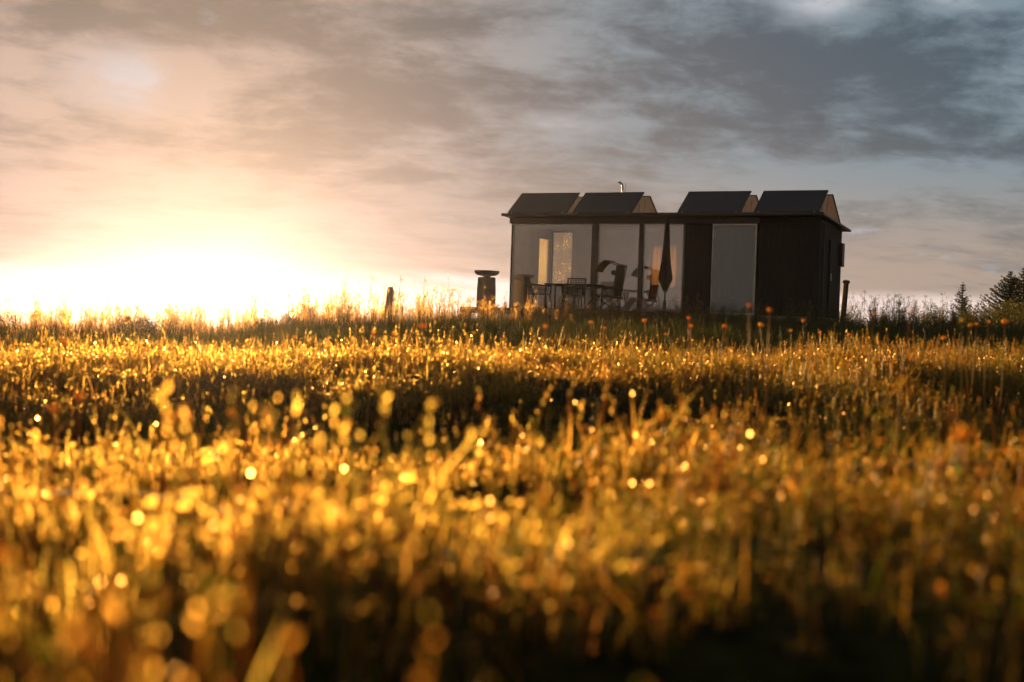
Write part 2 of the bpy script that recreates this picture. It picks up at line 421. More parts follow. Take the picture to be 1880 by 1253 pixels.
uG = [uw(x, 500, 0)[0] for x in (938, 1086, 1097, 1172, 1180, 1253, 1306, 1387)]
HT = uw(1000, 414, 0)[1]            # head of the glass
TOP = HT + .21
def boards(mb, u0, u1, v, w0, w1, axis='u', step=.145, th=.022, sgn=-1):
    a = u0
    while a < u1 - .01:
        b = min(a + step, u1); d = th * (1 + .15 * random.random())
        if axis == 'u': mb.box((a, v, w0), (b - .008, v + sgn * d, w1))
        else: mb.box((v, a, w0), (v - sgn * d, b - .008, w1))
        a = b
m = MB(); m.box((0, 0, -.14), (L, D, 0)); m.box((.02, .02, -.55), (.22, .22, -.14)); m.box((L - .25, .02, -.55), (L - .05, .22, -.14)); m.box((4.3, .02, -.55), (4.5, .22, -.14))
m.build('floor', M['floor'], house)
m = MB(); m.box((.3, .10, -.75), (L - .3, .13, -.145)); m.box((L - .15, .30, -.75), (L - .12, D - .1, -.145)); m.build('plinth', M['clad'], house)
# front solid walls
m = MB()
for a, b in ((uG[5] + .04, uG[6] - .05), (uG[7] + .05, L - .03)):
    m.box((a, .03, 0), (b, .12, TOP)); boards(m, a, b, .03, -.12, HT + .04)
m.build('front_wall', M['clad'], house)
m = MB(); m.box((L - .12, .14, 0), (L - .03, D - .1, TOP)); boards(m, .0, D, L - .03, -.12, TOP - .1, 'v')
m.build('side_wall', M['clad'], house)
# left end wall, half glazed
m = MB(); m.box((.0, .0, 0), (.08, 1.75, TOP)); m.box((0, 1.75, 2.15), (.08, D, TOP)); m.box((0, 1.75, 0), (.08, D, .10)); m.box((0, D - .05, .10), (.05, D, 2.15))
m.build('end_wall', M['inner'], house); m = MB(); boards(m, 0, 1.75, 0, -.12, TOP - .01, 'v', sgn=1); m.build('end_cladding', M['clad'], house)
w_ = MB(); w_.box((.03, 1.75, .10), (.04, D - .05, 2.15)); w_.build('window', M['glass'], house)
# back wall with openings (px extents seen through the front glass)
BV = D - .1
def bw(px0, py0, px1, py1):
    a = uw(px0, py1, BV); b = uw(px1, py0, BV); return a[0], max(.06, a[1]), b[0], min(b[1], TOP - .15)
wins = [bw(984, 430, 1004, 528), bw(1007, 425, 1053, 533), bw(1190, 452, 1243, 528)]
m = MB()
wins[0] = (.06, wins[0][1], bw(984, 430, 1006, 528)[2], wins[0][3])
edges = [.055]
for a, z0, b, z1 in wins:
    m.box((edges[-1], BV, 0), (a, D, TOP)); m.box((a, BV, 0), (b, D, z0)); m.box((a, BV, z1), (b, D, TOP)); edges.append(b)
m.box((edges[-1], BV, 0), (L - .12, D, TOP))
bwl = m.build('back_wall', M['inner'], house)
for i, (a, z0, b, z1) in enumerate(wins):
    m = MB(); t_ = .04
    m.box((a, BV + .02, z0), (a + t_, BV + .07, z1)); m.box((b - t_, BV + .02, z0), (b, BV + .07, z1)); m.box((a + t_, BV + .02, z0), (b - t_, BV + .07, z0 + t_)); m.box((a + t_, BV + .02, z1 - t_), (b - t_, BV + .07, z1))
    wf = m.build('window_frame', M['frame'], house)
    g = MB(); g.box((a + t_, BV + .04, z0 + t_), (b - t_, BV + .05, z1 - t_)); g.build('glass', M['glassb'] if i == 1 else M['glass'], wf)
# interior partition, ceiling, kitchen rail
m = MB(); m.box((.1, .12, TOP - .02), (L - .12, BV, TOP + .02)); m.build('ceiling', M['inner'], house)
pa = uw(1256, 500, .2)[0]
m = MB(); m.box((pa, .14, 0), (pa + .08, BV, TOP - .03)); 
m.build('partition', M['inner'], house)
# header beam, corner posts, mullions
m = MB(); m.box((-.06, -.10, HT + .045), (uG[7] + .10, .02, HT + .20)); m.build('header_beam', M['beam'], house, bevel=.006)
m = MB(); m.box((uG[7] + .11, -.03, HT + .05), (L + .03, .02, TOP + .0)); m.build('fascia', M['clad'], house)
for a, b in ((-.02, uG[0]), (uG[1], uG[2]), (uG[3], uG[4])):
    m = MB(); m.box((a + .002, -.04, 0), (b - .002, .06, HT + .04)); m.build('mullion', M['frame'], house, bevel=.005)
m = MB(); m.box((L - .12, -.02, -.12), (L + .02, .10, TOP - .02)); m.build('corner_post', M['clad'], house, bevel=.005)
for i in (0, 2, 4, 6):
    a, b = uG[i], uG[i + 1]
    m = MB(); m.box((a, -.01, .0), (b, .03, .05)); m.box((a, -.01, HT), (b, .03, HT + .04)); m.box((a, 0, .05), (a + .03, .03, HT)); m.box((b - .03, 0, .05), (b, .03, HT))
    wf = m.build('window_frame', M['rail'] if i != 0 else M['frame'], house)
    g = MB(); g.box((a + .03, .012, .05), (b - .03, .020, HT)); g.build('glass', M['glassd'] if i == 6 else M['glass'], wf)
    r = MB(); r.box((a, -.030, HT + .002), (b, -.012, HT + .036)); r.build('top_rail', M['rail'], wf)
m = MB(); m.box((uG[5] + .01, -.05, .95), (uG[5] + .03, -.02, 1.15)); m.build('handle', M['rail'], house)
# roof plate with overhang, pitched gently to the rear
def rz(v): return TOP + .085 - .055 * (v + .45)
m = MB(); u0, u1, v0, v1 = -.15, L + .20, -.45, D + .22
def wedge(u0, u1, v0, v1, t):
    m.add([(u0, v0, rz(v0) - t), (u1, v0, rz(v0) - t), (u1, v1, rz(v1) - t), (u0, v1, rz(v1) - t), (u0, v0, rz(v0)), (u1, v0, rz(v0)), (u1, v1, rz(v1)), (u0, v1, rz(v1))],
          [(0, 3, 2, 1), (4, 5, 6, 7), (0, 1, 5, 4), (1, 2, 6, 5), (2, 3, 7, 6), (3, 0, 4, 7)])
wedge(u0, u1, v0, v1, .055)
roof = m.build('roof', M['roof'], house, bevel=.004)
m = MB(); m.box((u0, v0 - .022, rz(v0) - .065), (u1, v0 - .002, rz(v0) + .012)); m.build('drip_edge', M['beam'], roof)
m = MB(); m.box((.0, .02, TOP - .06), (L, .11, TOP - .005)); m.box((L - .11, .12, TOP - .05), (L, D, TOP - .11)); m.build('roof_beam', M['beam'], house)
# chimney flue with elbow
c = uw(1143, 345, 2.0); cu = c[0]; zr = rz(2.0)
m = MB(); m.tube([(cu, 2, zr), (cu, 2, c[1] + .02), (cu - .02, 2, c[1] + .10), (cu - .08, 1.98, c[1] + .15)], [.028, .028, .034, .034], 12)
m.lathe([(.055, 0), (.055, .02), (.03, .03)], (cu, 2, c[1] - .02), 14); m.tube([(cu + .09, 2, zr), (cu + .09, 2, c[1] + .14)], .006, 6); m.lathe([(.03, 0), (.05, .01), (.05, .03), (.02, .05)], (cu - .10, 1.98, c[1] + .13), 12)
m.build('flue', M['steel'], house, smooth=False)
# side door and service boxes on the right end
m = MB(); m.box((L + .0, 1.2, .0), (L + .04, 2.05, 2.1)); dr = m.build('door', M['clad'], house, bevel=.004)
m = MB(); m.box((L + .04, 1.28, 1.0), (L + .075, 1.31, 1.2)); m.build('handle', M['rail'], dr)
m = MB(); m.box((L + .0, 2.5, 1.45), (L + .09, 2.78, 2.1)); m.build('service_box', M['frame'], house, bevel=.01)
m = MB(); m.tube([(L + .05, .35, -.1), (L + .05, .35, TOP - .15)], .03, 8); m.build('downpipe', M['beam'], house)


# ------------------------------------------------------------------ solar panels: two rows of tent-mounted pairs
def solar(u, wd, label, rear):
    e = empty('solar_panel', cabpt(u, 0, 0), -TH, label, 'solar panel', 'solar panels propped up on the cabin roof')
    if not rear: vb, vt, dz = -.02, .92, .64
    else: vb, vt, dz = 2.45, 1.30, .52
    rb = rz(vb) + (.085 if not rear else .03); rt = rb + dz if not rear else rz(-.02) + .06 + .59
    A, B, Cc, Dd = (0, vb, rb), (wd, vb, rb), (wd, vt, rt), (0, vt, rt)
    if rear: A, B, Cc, Dd = (wd, vb, rb), (0, vb, rb), (0, vt, rt), (wd, vt, rt)
    m = MB(); m.slab([A, B, Cc, Dd], .012); m.build('panel', M['pback'] if rear else M['panel'], e)
    nn = (Vector(B) - Vector(A)).cross(Vector(Dd) - Vector(A)).normalized()
    lo = lambda p, s: tuple(Vector(p) - nn * s)
    if not rear: m = MB(); m.slab([lo(A, .006), lo(B, .006), lo(Cc, .006), lo(Dd, .006)], .004); m.build('backsheet', M['pback'], e)
    m = MB()
    P = [Vector(lo(p, -.002)) for p in (A, B, Cc, Dd)]
    for i in range(4): m.tube([P[i], P[(i + 1) % 4]], .021, 4)
    m.build('panel_frame', M['pframe'], e)
    for uu in (.12, wd - .12):
        m = MB(); k = Vector((uu, vt, rt)) - nn * .02; f_ = Vector((uu, vt, rz(vt)))
        m.box((uu - .015, vt + (.0 if not rear else -.03), rz(vt) + .001), (uu + .015, vt + (.03 if not rear else .0), rt - .03))
        m.tube([(uu, vb, rz(vb) + .012), (uu, vt, rz(vt) + .012)], .012, 4)
        m.box((uu - .02, vb - .02, rz(vb) + .001), (uu + .02, vb + .02, rb))
        m.build('strut', M['alu'], e)
names = ['leftmost', 'second from left', 'third from left', 'rightmost']
for i, (a, b) in enumerate(((933, 1040), (1052, 1160), (1245, 1360), (1385, 1504))):
    ua = uw(a, 386, -.02)[0]; ub = uw(b, 384, -.02)[0]
    solar(ua, ub - ua, ['black solar panel at the left end of the roof front row', 'black solar panel in the front row just in front of the steel flue', 'black solar panel left of the right-hand front pair', 'black solar panel at the right end of the roof front row'][i], False)
    solar(ua + .05, ub - ua, ['pale-backed rear solar panel behind the leftmost front panel', 'pale-backed rear solar panel leaning behind the one by the flue, its slanted edge seen mid-roof', 'pale-backed rear solar panel seen in the gap between the two right front panels', 'pale-backed rear solar panel whose black edge slopes down at the right roof corner'][i], True)


# ------------------------------------------------------------------ deck
dl = uw(845, 566, -2.3)[0]
dk = empty('deck', cabpt(0, 0, 0), -TH, 'low raised timber deck in front of the glass facade, held on short posts', 'deck')
m = MB(); a = -2.3
while a < -.06: m.box((dl, a, -.045), (6.6, a + .115, -.012)); a += .121
m.build('deck_board', M['deck'], dk)
m = MB(); m.box((dl, -2.325, -.185), (6.6, -2.303, -.03)); m.build('skirt_board', M['deck'], dk)
for uu in (dl + .05, dl + 1.9, dl + 3.8, dl + 5.6):
    for vv in (-2.25, -.3):
        g = cabpt(uu, vv, 0); m = MB(); m.box((uu - .035, vv - .035, ground_z(g.x, g.y) - O.z - .1), (uu + .035, vv + .035, -.046)); m.build('post', M['post'], dk)


def place(px, v): return uw(px, 560, v)[0]
# fire bowl on column
u = place(892, -1.15); e = empty('fire_pillar', cabpt(u, -1.15, -.01), -TH, 'round grey pillar with a wide shallow bowl on top at the left end of the deck', 'fire pit')
m = MB(); m.lathe([(.25, 0), (.27, .05), (.265, .5), (.25, .84), (.20, .86)], n=24); m.build('pillar', M['conc'], e, smooth=False)
m = MB(); m.lathe([(.10, .862), (.12, .89), (.28, .915), (.345, .975), (.36, 1.03), (.345, 1.04), (.30, 1.0), (.05, .95)], n=28); m.build('bowl', M['conc'], e)


# chairs
def chair(px, v, rot, label):
    u = place(px, v); e = empty('garden_chair', cabpt(u, v, -.01), -TH + rot, label, 'chair', 'woven garden chairs on the deck')
    m = MB(); m.box((-.25, -.24, .40), (.25, .25, .425)); m.tube([(-.26, -.25, .41), (.26, -.25, .41), (.26, .26, .41), (-.26, .26, .41), (-.26, -.25, .41)], .014, 6); m.build('seat', M['rope'], e)
    m = MB(); m.tube([(-.25, .24, .42), (-.25, .38, .86), (.25, .38, .86), (.25, .24, .42)], .021, 6)
    for k in range(11):
        x = -.22 + k * .044; m.tube([(x, .25, .45), (x, .375, .85)], .009, 4)
    for k in range(7):
        z = .48 + k * .055; yy = .24 + (z - .42) * .32; m.tube([(-.24, yy, z), (.24, yy, z)], .008, 4)
    m.build('backrest', M['rope'], e)
    for s in (-1, 1):
        m = MB(); m.tube([(s * .27, -.24, .42), (s * .29, -.27, .64), (s * .29, .20, .68), (s * .27, .32, .66)], .02, 6)
        for k in range(9):
            t = k / 8; m.tube([(s * .27, -.22 + t * .44, .42), (s * .29, -.25 + t * .45, .645 + t * .035)], .009, 4)
        m.tube([(s * .28, -.24, .53), (s * .28, .26, .55)], .005, 4)
        m.build('armrest', M['rope'], e)
    for sx, sy in ((-1, -1), (1, -1), (-1, 1), (1, 1)):
        m = MB(); m.tube([(sx * .24, sy * .23, .40), (sx * .29, sy * .29, 0)], [.02, .015], 6); m.build('leg', M['rope'], e)
    return e
chair(990, -1.3, radians(100), 'dark woven chair nearest the left pillar, seen side-on with its back slanting left')
chair(1053, -1.55, radians(12), 'dark woven chair facing the camera in the middle of the deck')
u = place(1030, -.75); e = empty('garden_table', cabpt(u + .35, -.7, -.01), -TH, 'dark rectangular garden table behind the two woven chairs', 'table')
m = MB(); m.box((-.75, -.38, .70), (.75, .38, .725)); m.build('table_top', M['rope'], e, bevel=.004)
for sx, sy in ((-1, -1), (1, -1), (-1, 1), (1, 1)):
    m = MB(); m.box((sx * .70 - .02, sy * .34 - .02, 0), (sx * .70 + .02, sy * .34 + .02, .70)); m.build('leg', M['rope'], e)
m = MB(); m.box((-.72, -.36, .66), (.72, -.34, .699)); m.box((-.72, .34, .66), (.72, .36, .699)); m.build('apron', M['rope'], e)

# lounge chair with head sunshade (side on, facing left)
u = place(1120, -1.4); e = empty('lounge_chair', cabpt(u, -1.4, -.01), -TH, 'reclining lounge chair with a tall back and a curved head sunshade', 'lounge chair')
m = MB(); m.slab([(.20, -.27, .40), (.30, -.27, 1.22), (.30, .27, 1.22), (.20, .27, .40)], .05); m.tube([(.18, -.29, .36), (.33, -.29, 1.24), (.33, .29, 1.24), (.18, .29, .36)], .016, 6)
b = m.build('backrest', M['sling'], e)
m = MB(); m.tube([(.14, -.20, 1.02), (.14, .20, 1.02)], [.07, .07], 10); m.build('head_pillow', M['sling'], b)
m = MB(); m.slab([(-.36, -.27, .40), (.24, -.27, .34), (.24, .27, .34), (-.36, .27, .40)], .045); m.tube([(-.38, -.29, .41), (.24, -.29, .35), (.24, .29, .35), (-.38, .29, .41), (-.38, -.29, .41)], .016, 6)
m.build('seat', M['sling'], e)
m = MB(); m.slab([(-.58, -.25, .12), (-.38, -.25, .38), (-.38, .25, .38), (-.58, .25, .12)], .03); m.build('foot_rest', M['sling'], e)
for s in (-1, 1):
    m = MB(); m.tube([(.24, s * .31, .58), (-.08, s * .31, .64), (-.30, s * .31, .60), (-.42, s * .31, .66)], [.022, .03, .03, .02], 6); m.tube([(-.1, s * .30, .62), (.05, s * .30, .38)], .014, 6); m.build('armrest', M['rope'], e)
for s in (-1, 1):
    m = MB(); m.tube([(-.34, s * .28, .40), (.26, s * .28, 0)], .014, 6); m.tube([(.22, s * .29, .38), (-.32, s * .29, 0)], .014, 6); m.tube([(.28, s * .28, .5), (.36, s * .28, .0)], .012, 6); m.build('leg', M['rope'], e)
m = MB(); m.tube([(.33, -.30, 1.20), (.10, -.30, 1.27), (-.10, -.30, 1.34), (-.10, .30, 1.34), (.10, .30, 1.27), (.33, .30, 1.20)], .012, 6)
sh = m.build('sunshade', M['rope'], e)
m = MB(); pts = [(-.02, 1.35), (-.12, 1.345), (-.24, 1.26), (-.34, 1.14), (-.37, 1.07)]
vs = [(a, y, z) for y in (-.29, .29) for a, z in pts] + [(a + .02, y, z - .03) for y in (-.29, .29) for a, z in pts]
n5 = 5; fs = [(i, i + 1, n5 + i + 1, n5 + i) for i in range(4)] + [(10 + i, 15 + i, 16 + i, 11 + i) for i in range(4)] + [(i, 10 + i, 11 + i, i + 1) for i in range(4)] + [(5 + i, 6 + i, 16 + i, 15 + i) for i in range(4)] + [(0, 5, 15, 10), (4, 14, 19, 9)]
m.add(vs, fs); m.build('shade_cloth', M['canopy'], sh)

# folded parasol
u = place(1220, -1.75); e = empty('parasol', cabpt(u, -1.75, -.01), -TH, 'closed black parasol standing upright on the deck', 'parasol')
m = MB(); m.tube([(0, 0, .04), (0, 0, 2.50)], .021, 10); m.lathe([(.02, 2.50), (.024, 2.53), (.006, 2.57)], n=10); m.build('pole', M['frame'], e)
m = MB(); prof = [(.015, 2.50), (.06, 2.44), (.085, 2.38), (.06, 2.33), (.07, 2.1), (.085, 1.7), (.11, 1.3), (.155, .98), (.17, .86), (.12, .74), (.08, .63), (.05, .56)]
n_ = 32; vs = []
for r, z in prof:
    for k in range(n_):
        a = 2 * pi * k / n_; rr = r * (1 + .18 * cos(8 * a + z * 1.2) * min(1, (2.5 - z))); vs.append((rr * cos(a), rr * sin(a), z + (.04 * cos(8 * a) if z < .8 else 0)))
m.add(vs, [(i * n_ + (k + 1) % n_, i * n_ + k, (i + 1) * n_ + k, (i + 1) * n_ + (k + 1) % n_) for i in range(len(prof) - 1) for k in range(n_)])
cn = m.build('canopy', M['paras'], e, smooth=True)
m = MB(); m.tube([(0, 0, 1.28), (0, 0, 1.33)], .117, 14); m.build('tie_strap', M['paras'], cn)
m = MB(); m.lathe([(.26, 0), (.26, .05), (.05, .07), (.035, .30)], n=18); m.build('base', M['conc'], e)

# inside the cabin
def curtain(px0, py0, px1, py1, v, mat, label, waves=9, amp=.03):
    a = uw(px0, py1, v); b = uw(px1, py0, v); wd = b[0] - a[0]; z0 = max(.06, a[1]); z1 = b[1]
    e = MB(); n2 = waves * 6; vs = []
    for j, z in enumerate((z0, z1)):
        for i in range(n2 + 1):
            t = i / n2; vs.append((t * wd, amp * sin(t * waves * 2 * pi) * (1.1 - .4 * j), z))
    e.add(vs, [(i, i + 1, n2 + 2 + i, n2 + 1 + i) for i in range(n2)])
    o = e.build('curtain', mat, smooth=True); o.location = cabpt(a[0], v, 0); o.rotation_euler = (0, 0, -TH)
    sf = o.modifiers.new('thickness', 'SOLIDIFY'); sf.thickness = .003
    return tag(o, label, 'curtain')
a = uw(984, 430, 2.30); b = uw(1004, 528, BV - .05); z0, z1 = max(.3, b[1]), a[1]
A_, B_ = cabpt(a[0], 2.30, 0), cabpt(b[0], BV - .05, 0); dd = B_ - A_; m = MB(); vs = [(dd.length * i / 24, .015 * sin(i * 1.05), z) for z in (z0, z1) for i in range(25)]
m.add(vs, [(i, i + 1, 26 + i, 25 + i) for i in range(24)]); o = m.build('curtain', M['curt'], smooth=True); o.location = A_; o.rotation_euler = (0, 0, math.atan2(dd.y, dd.x))
o.modifiers.new('thickness', 'SOLIDIFY').thickness = .003; tag(o, 'narrow cream curtain glowing in the sunlit corner window at the left', 'curtain')
curtain(1187, 449, 1246, 531, BV - .06, M['curto'], 'orange curtain glowing behind the folded parasol', 8)
curtain(1178, 430, 1190, 566, .16, M['curtb'], 'pale blue curtain gathered beside the glass mullion', 3, .05)
curtain(1309, 416, 1386, 572, .20, M['blind'], 'full height grey curtain behind the narrow glass door', 7, .012)
a = uw(1185, 540, 1.6); b = uw(1240, 540, 1.6); e = empty('sofa', cabpt(a[0], 1.6, 0), -TH, 'grey sofa inside the cabin beneath the orange curtain', 'sofa')
wd = min(b[0] - a[0] + .3, pa - a[0] - .1)
m = MB(); m.box((0, -.35, .12), (wd, .35, .42)); m.build('seat', M['sofa'], e, bevel=.04)
m = MB(); m.box((0, .36, .12), (wd, .52, .74)); m.build('backrest', M['sofa'], e, bevel=.04)
for s in (.06, wd - .06):
    m = MB(); m.box((s - .03, -.3, 0), (s + .03, .4, .118)); m.build('leg', M['frame'], e)
for k, (t, lb) in enumerate(((.22, 'orange cushion at the left end of the grey sofa'), (.80, 'orange cushion at the right end of the grey sofa'))):
    m = MB(); m.box((-.22, -.07, 0), (.22, .07, .40)); o = m.build('cushion', M['cush'], bevel=.06); o.location = cabpt(a[0] + wd * t, 1.82, .43); o.rotation_euler = (radians(-14), 0, -TH + .1)
    tag(o, lb, 'cushion', 'orange cushions on the sofa')
a = uw(1010, 545, 2.1); e = empty('kitchen_counter', cabpt(a[0] - .4, 2.35, 0), -TH, 'low brown cabinet against the back wall below the dusty window', 'cabinet')
m = MB(); m.box((0, -.25, 0), (1.7, .25, .72)); m.build('cabinet_body', M['deck'], e, bevel=.01)
m = MB(); m.box((-.02, -.28, .722), (1.72, .26, .76)); m.build('worktop', M['inner'], e)
# ------------------------------------------------------------------ posts
p = at(713, 592, 36.0); gz = ground_z(p.x, 36); top = at(713, 527, 36).z
m = MB(); h = top - gz
m.tube([(.0, 0, -.2), (-.02, 0, .2), (-.015, 0, h * .6), (.01, 0, h * .9), (.005, 0, h)], [.10, .10, .095, .09, .06], 9)
o = m.build('fence_post', M['post'], smooth=False); o.location = (p.x, 36, gz); o.rotation_euler = (0, radians(1.0), 0); tag(o, 'weathered wooden post standing alone in the weeds left of the cabin', 'post')
p = at(1545, 580, 40.6); gz = ground_z(p.x, 40.6); top = at(1548, 516, 40.6).z; h = top - gz
m = MB(); m.tube([(0, 0, -.2), (.0, 0, h - .06)], [.085, .075], 12); e = empty('standpipe', (p.x + .02, 40.6, gz), 0, 'leaning dark post with a rounded cap beside the right end of the cabin', 'post')
m.build('shaft', M['paras'], e); m = MB(); m.lathe([(.08, h - .075), (.105, h - .06), (.105, h - .01), (.08, h + .02), (.02, h + .03)], n=16); m.build('cap', M['paras'], e); e.rotation_euler = (0, radians(3), 0)


# ------------------------------------------------------------------ vegetation sources
SRC = bpy.data.collections.new('plant sources')
def blade(mb, x, y, h, wd, lean, ang, segs=4, z0=0.0, curl=1.0):
    dx, dy = cos(ang), sin(ang); px, py = -dy, dx
    tw = random.uniform(-.8, .8); px, py = px * cos(tw) - py * sin(tw), px * sin(tw) + py * cos(tw)
    vs = []; fs = []
    for i in range(segs + 1):
        t = i / segs; l = lean * h * t * t * curl; z = z0 + h * (t - .25 * abs(lean) * t * t)
        w = wd * .5 * (1 - t ** 1.8) * (.6 + .9 * t if t < .45 else 1.0)
        c = (x + dx * l, y + dy * l, z)
        if i < segs: vs += [(c[0] - px * w, c[1] - py * w, c[2]), (c[0] + px * w, c[1] + py * w, c[2])]
        else: vs.append(c)
    for i in range(segs - 1): fs.append((2 * i, 2 * i + 1, 2 * i + 3, 2 * i + 2))
    fs.append((2 * segs - 2, 2 * segs - 1, 2 * segs)); mb.add(vs, fs)
    return Vector(vs[-1])
def drop(mb, c, r):
    """a bead of dew: a shallow dome of water facing any way"""
    a, b = c; k = mb.k; mb.k = b
    d = Vector((random.gauss(0, .55), random.choice((-1, 1)), random.gauss(0, .45))).normalized(); u = d.orthogonal().normalized(); w = d.cross(u)
    vs = [Vector(a) + d * r * .35]
    for q in range(7): an = 2 * pi * q / 7; vs.append(Vector(a) + (u * cos(an) + w * sin(an)) * r)
    mb.add(vs, [(0, 1 + q, 1 + (q + 1) % 7) for q in range(7)]); mb.k = k
def leaf(mb, c, s, d, up=None):
    d = Vector(d).normalized(); r = d.cross(Vector((random.gauss(0, 1), random.gauss(0, 1), random.gauss(0, 1)))).normalized()
    c = Vector(c); mb.add([c, c + d * s * .5 + r * s * .22, c + d * s, c + d * s * .5 - r * s * .22], [(0, 1, 2, 3)])

def src(name, mb, mats):
    o = mb.build(name, mats, link=False); 
    o.data.polygons.foreach_set('use_smooth', [True] * len(o.data.polygons))
    SRC_L[-1].objects.link(o)
SRC_L = []
def newcol(n): c = bpy.data.collections.new(n); SRC_L.append(c); return c

c_near = newcol('near grass sources')
for i in range(12):
    mb = MB(); DEWY = i >= 8
    for k in range(34):
        a = random.uniform(0, 2 * pi); r = .10 * random.random() ** .5
        x, y = r * cos(a), r * sin(a); h = random.uniform(.035, .095) * (1 if random.random() < .88 else 1.7)
        tip = blade(mb, x, y, h, random.uniform(.0022, .0048), random.uniform(.05, .8), random.uniform(0, 2 * pi))
        if h > .065 and random.random() < (.45 if DEWY else .30): drop(mb, (tip, 1), .0009 + .0023 * random.random() ** 1.8)
    if i % 6 == 0:
        for k in range(1): blade(mb, random.gauss(0, .04), random.gauss(0, .04), random.uniform(.14, .22), .0045, random.uniform(.4, 1.0), random.uniform(0, 2 * pi), 6)
    for k in range(3):     # thin seed stalks and small round leaves
        a = random.uniform(0, 2 * pi); r = .09 * random.random() ** .5; x, y = r * cos(a), r * sin(a); h = random.uniform(.10, .19)
        t = (x + random.gauss(0, .02), y + random.gauss(0, .02), h); mb.tube([(x, y, 0), ((x + t[0]) / 2, (y + t[1]) / 2 + .004, h * .55), t], [.0012, .001, .0008], 3)
        for j in range(7): leaf(mb, (t[0], t[1], h - j * .006), random.uniform(.006, .011), (random.gauss(0, .6), random.gauss(0, .6), 1))
    for k in range(15):
        a = random.uniform(0, 2 * pi); r = .10 * random.random() ** .5; x, y = r * cos(a), r * sin(a); h = random.uniform(.025, .085)
        mb.tube([(x, y, 0), (x, y, h)], .0009, 3)
        for j in range(3): leaf(mb, (x, y, h), random.uniform(.010, .020), (cos(j * 2.1 + a), sin(j * 2.1 + a), random.uniform(.0, .8)))
    src('grass_tuft', mb, [M['grass'], M['dew']])
c_mid = newcol('meadow sources')
for i in range(6):
    mb = MB()
    for k in range(60):
        a = random.uniform(0, 2 * pi); r = .20 * random.random() ** .5
        blade(mb, r * cos(a), r * sin(a), random.uniform(.10, .26), random.uniform(.005, .010), random.uniform(.05, .8), random.uniform(0, 2 * pi), 3)
    for k in range(2):
        a = random.uniform(0, 2 * pi); r = .15 * random.random(); x, y = r * cos(a), r * sin(a); h = random.uniform(.24, .40)
        t = (x + random.gauss(0, .04), y + random.gauss(0, .04), h); mb.tube([(x, y, 0), t], [.0022, .0015], 3)
        for j in range(8): leaf(mb, (t[0], t[1], h - j * .010), random.uniform(.012, .02), (random.gauss(0, .6), random.gauss(0, .6), 1))
    src('meadow_tuft', mb, [M['meadow']])
c_shade = newcol('shade-green weed sources'); c_weed = newcol('weed sources')
for i in range(11):
    mb = MB()
    for s_ in range(random.choice((2, 3, 4))):
        x, y = random.gauss(0, .07), random.gauss(0, .07); h = random.uniform(.55, 1.0); lx, ly = random.gauss(0, .08), random.gauss(0, .08)
        P = lambda t: Vector((x + lx * t * t, y + ly * t * t, h * t))
        mb.tube([P(0), P(.35), P(.7), P(1)], [.005, .0042, .003, .0015], 4)
        nb = random.randint(5, 9)
        for b in range(nb):
            t = random.uniform(.35, 1); a = random.uniform(0, 2 * pi); l = random.uniform(.05, .17) * (1.15 - t * .6)
            q = P(t) + Vector((cos(a) * l * .6, sin(a) * l * .6, l)); mb.tube([P(t), q], [.0022, .0015], 3)
            for j in range(random.randint(10, 20)): leaf(mb, q + Vector((random.gauss(0, .018), random.gauss(0, .018), random.gauss(0, .024))), random.uniform(.014, .030), (random.gauss(0, 1), random.gauss(0, 1), random.gauss(.4, 1)))
        for j in range(10):
            t = random.uniform(.05, .6); leaf(mb, P(t), random.uniform(.03, .07), (random.gauss(0, 1), random.gauss(0, 1), random.uniform(0, 1)))
    for k in range(14): blade(mb, random.gauss(0, .09), random.gauss(0, .09), random.uniform(.18, .42), .008, random.uniform(.1, .8), random.uniform(0, 2 * pi), 3)
    (SRC_L[-1] if i < 6 else c_shade).objects.link(mb.build('weed_clump', [M['weed'] if i < 6 else M['bush']], link=False))  # same clumps recoloured in dark bush green to stand in for shade


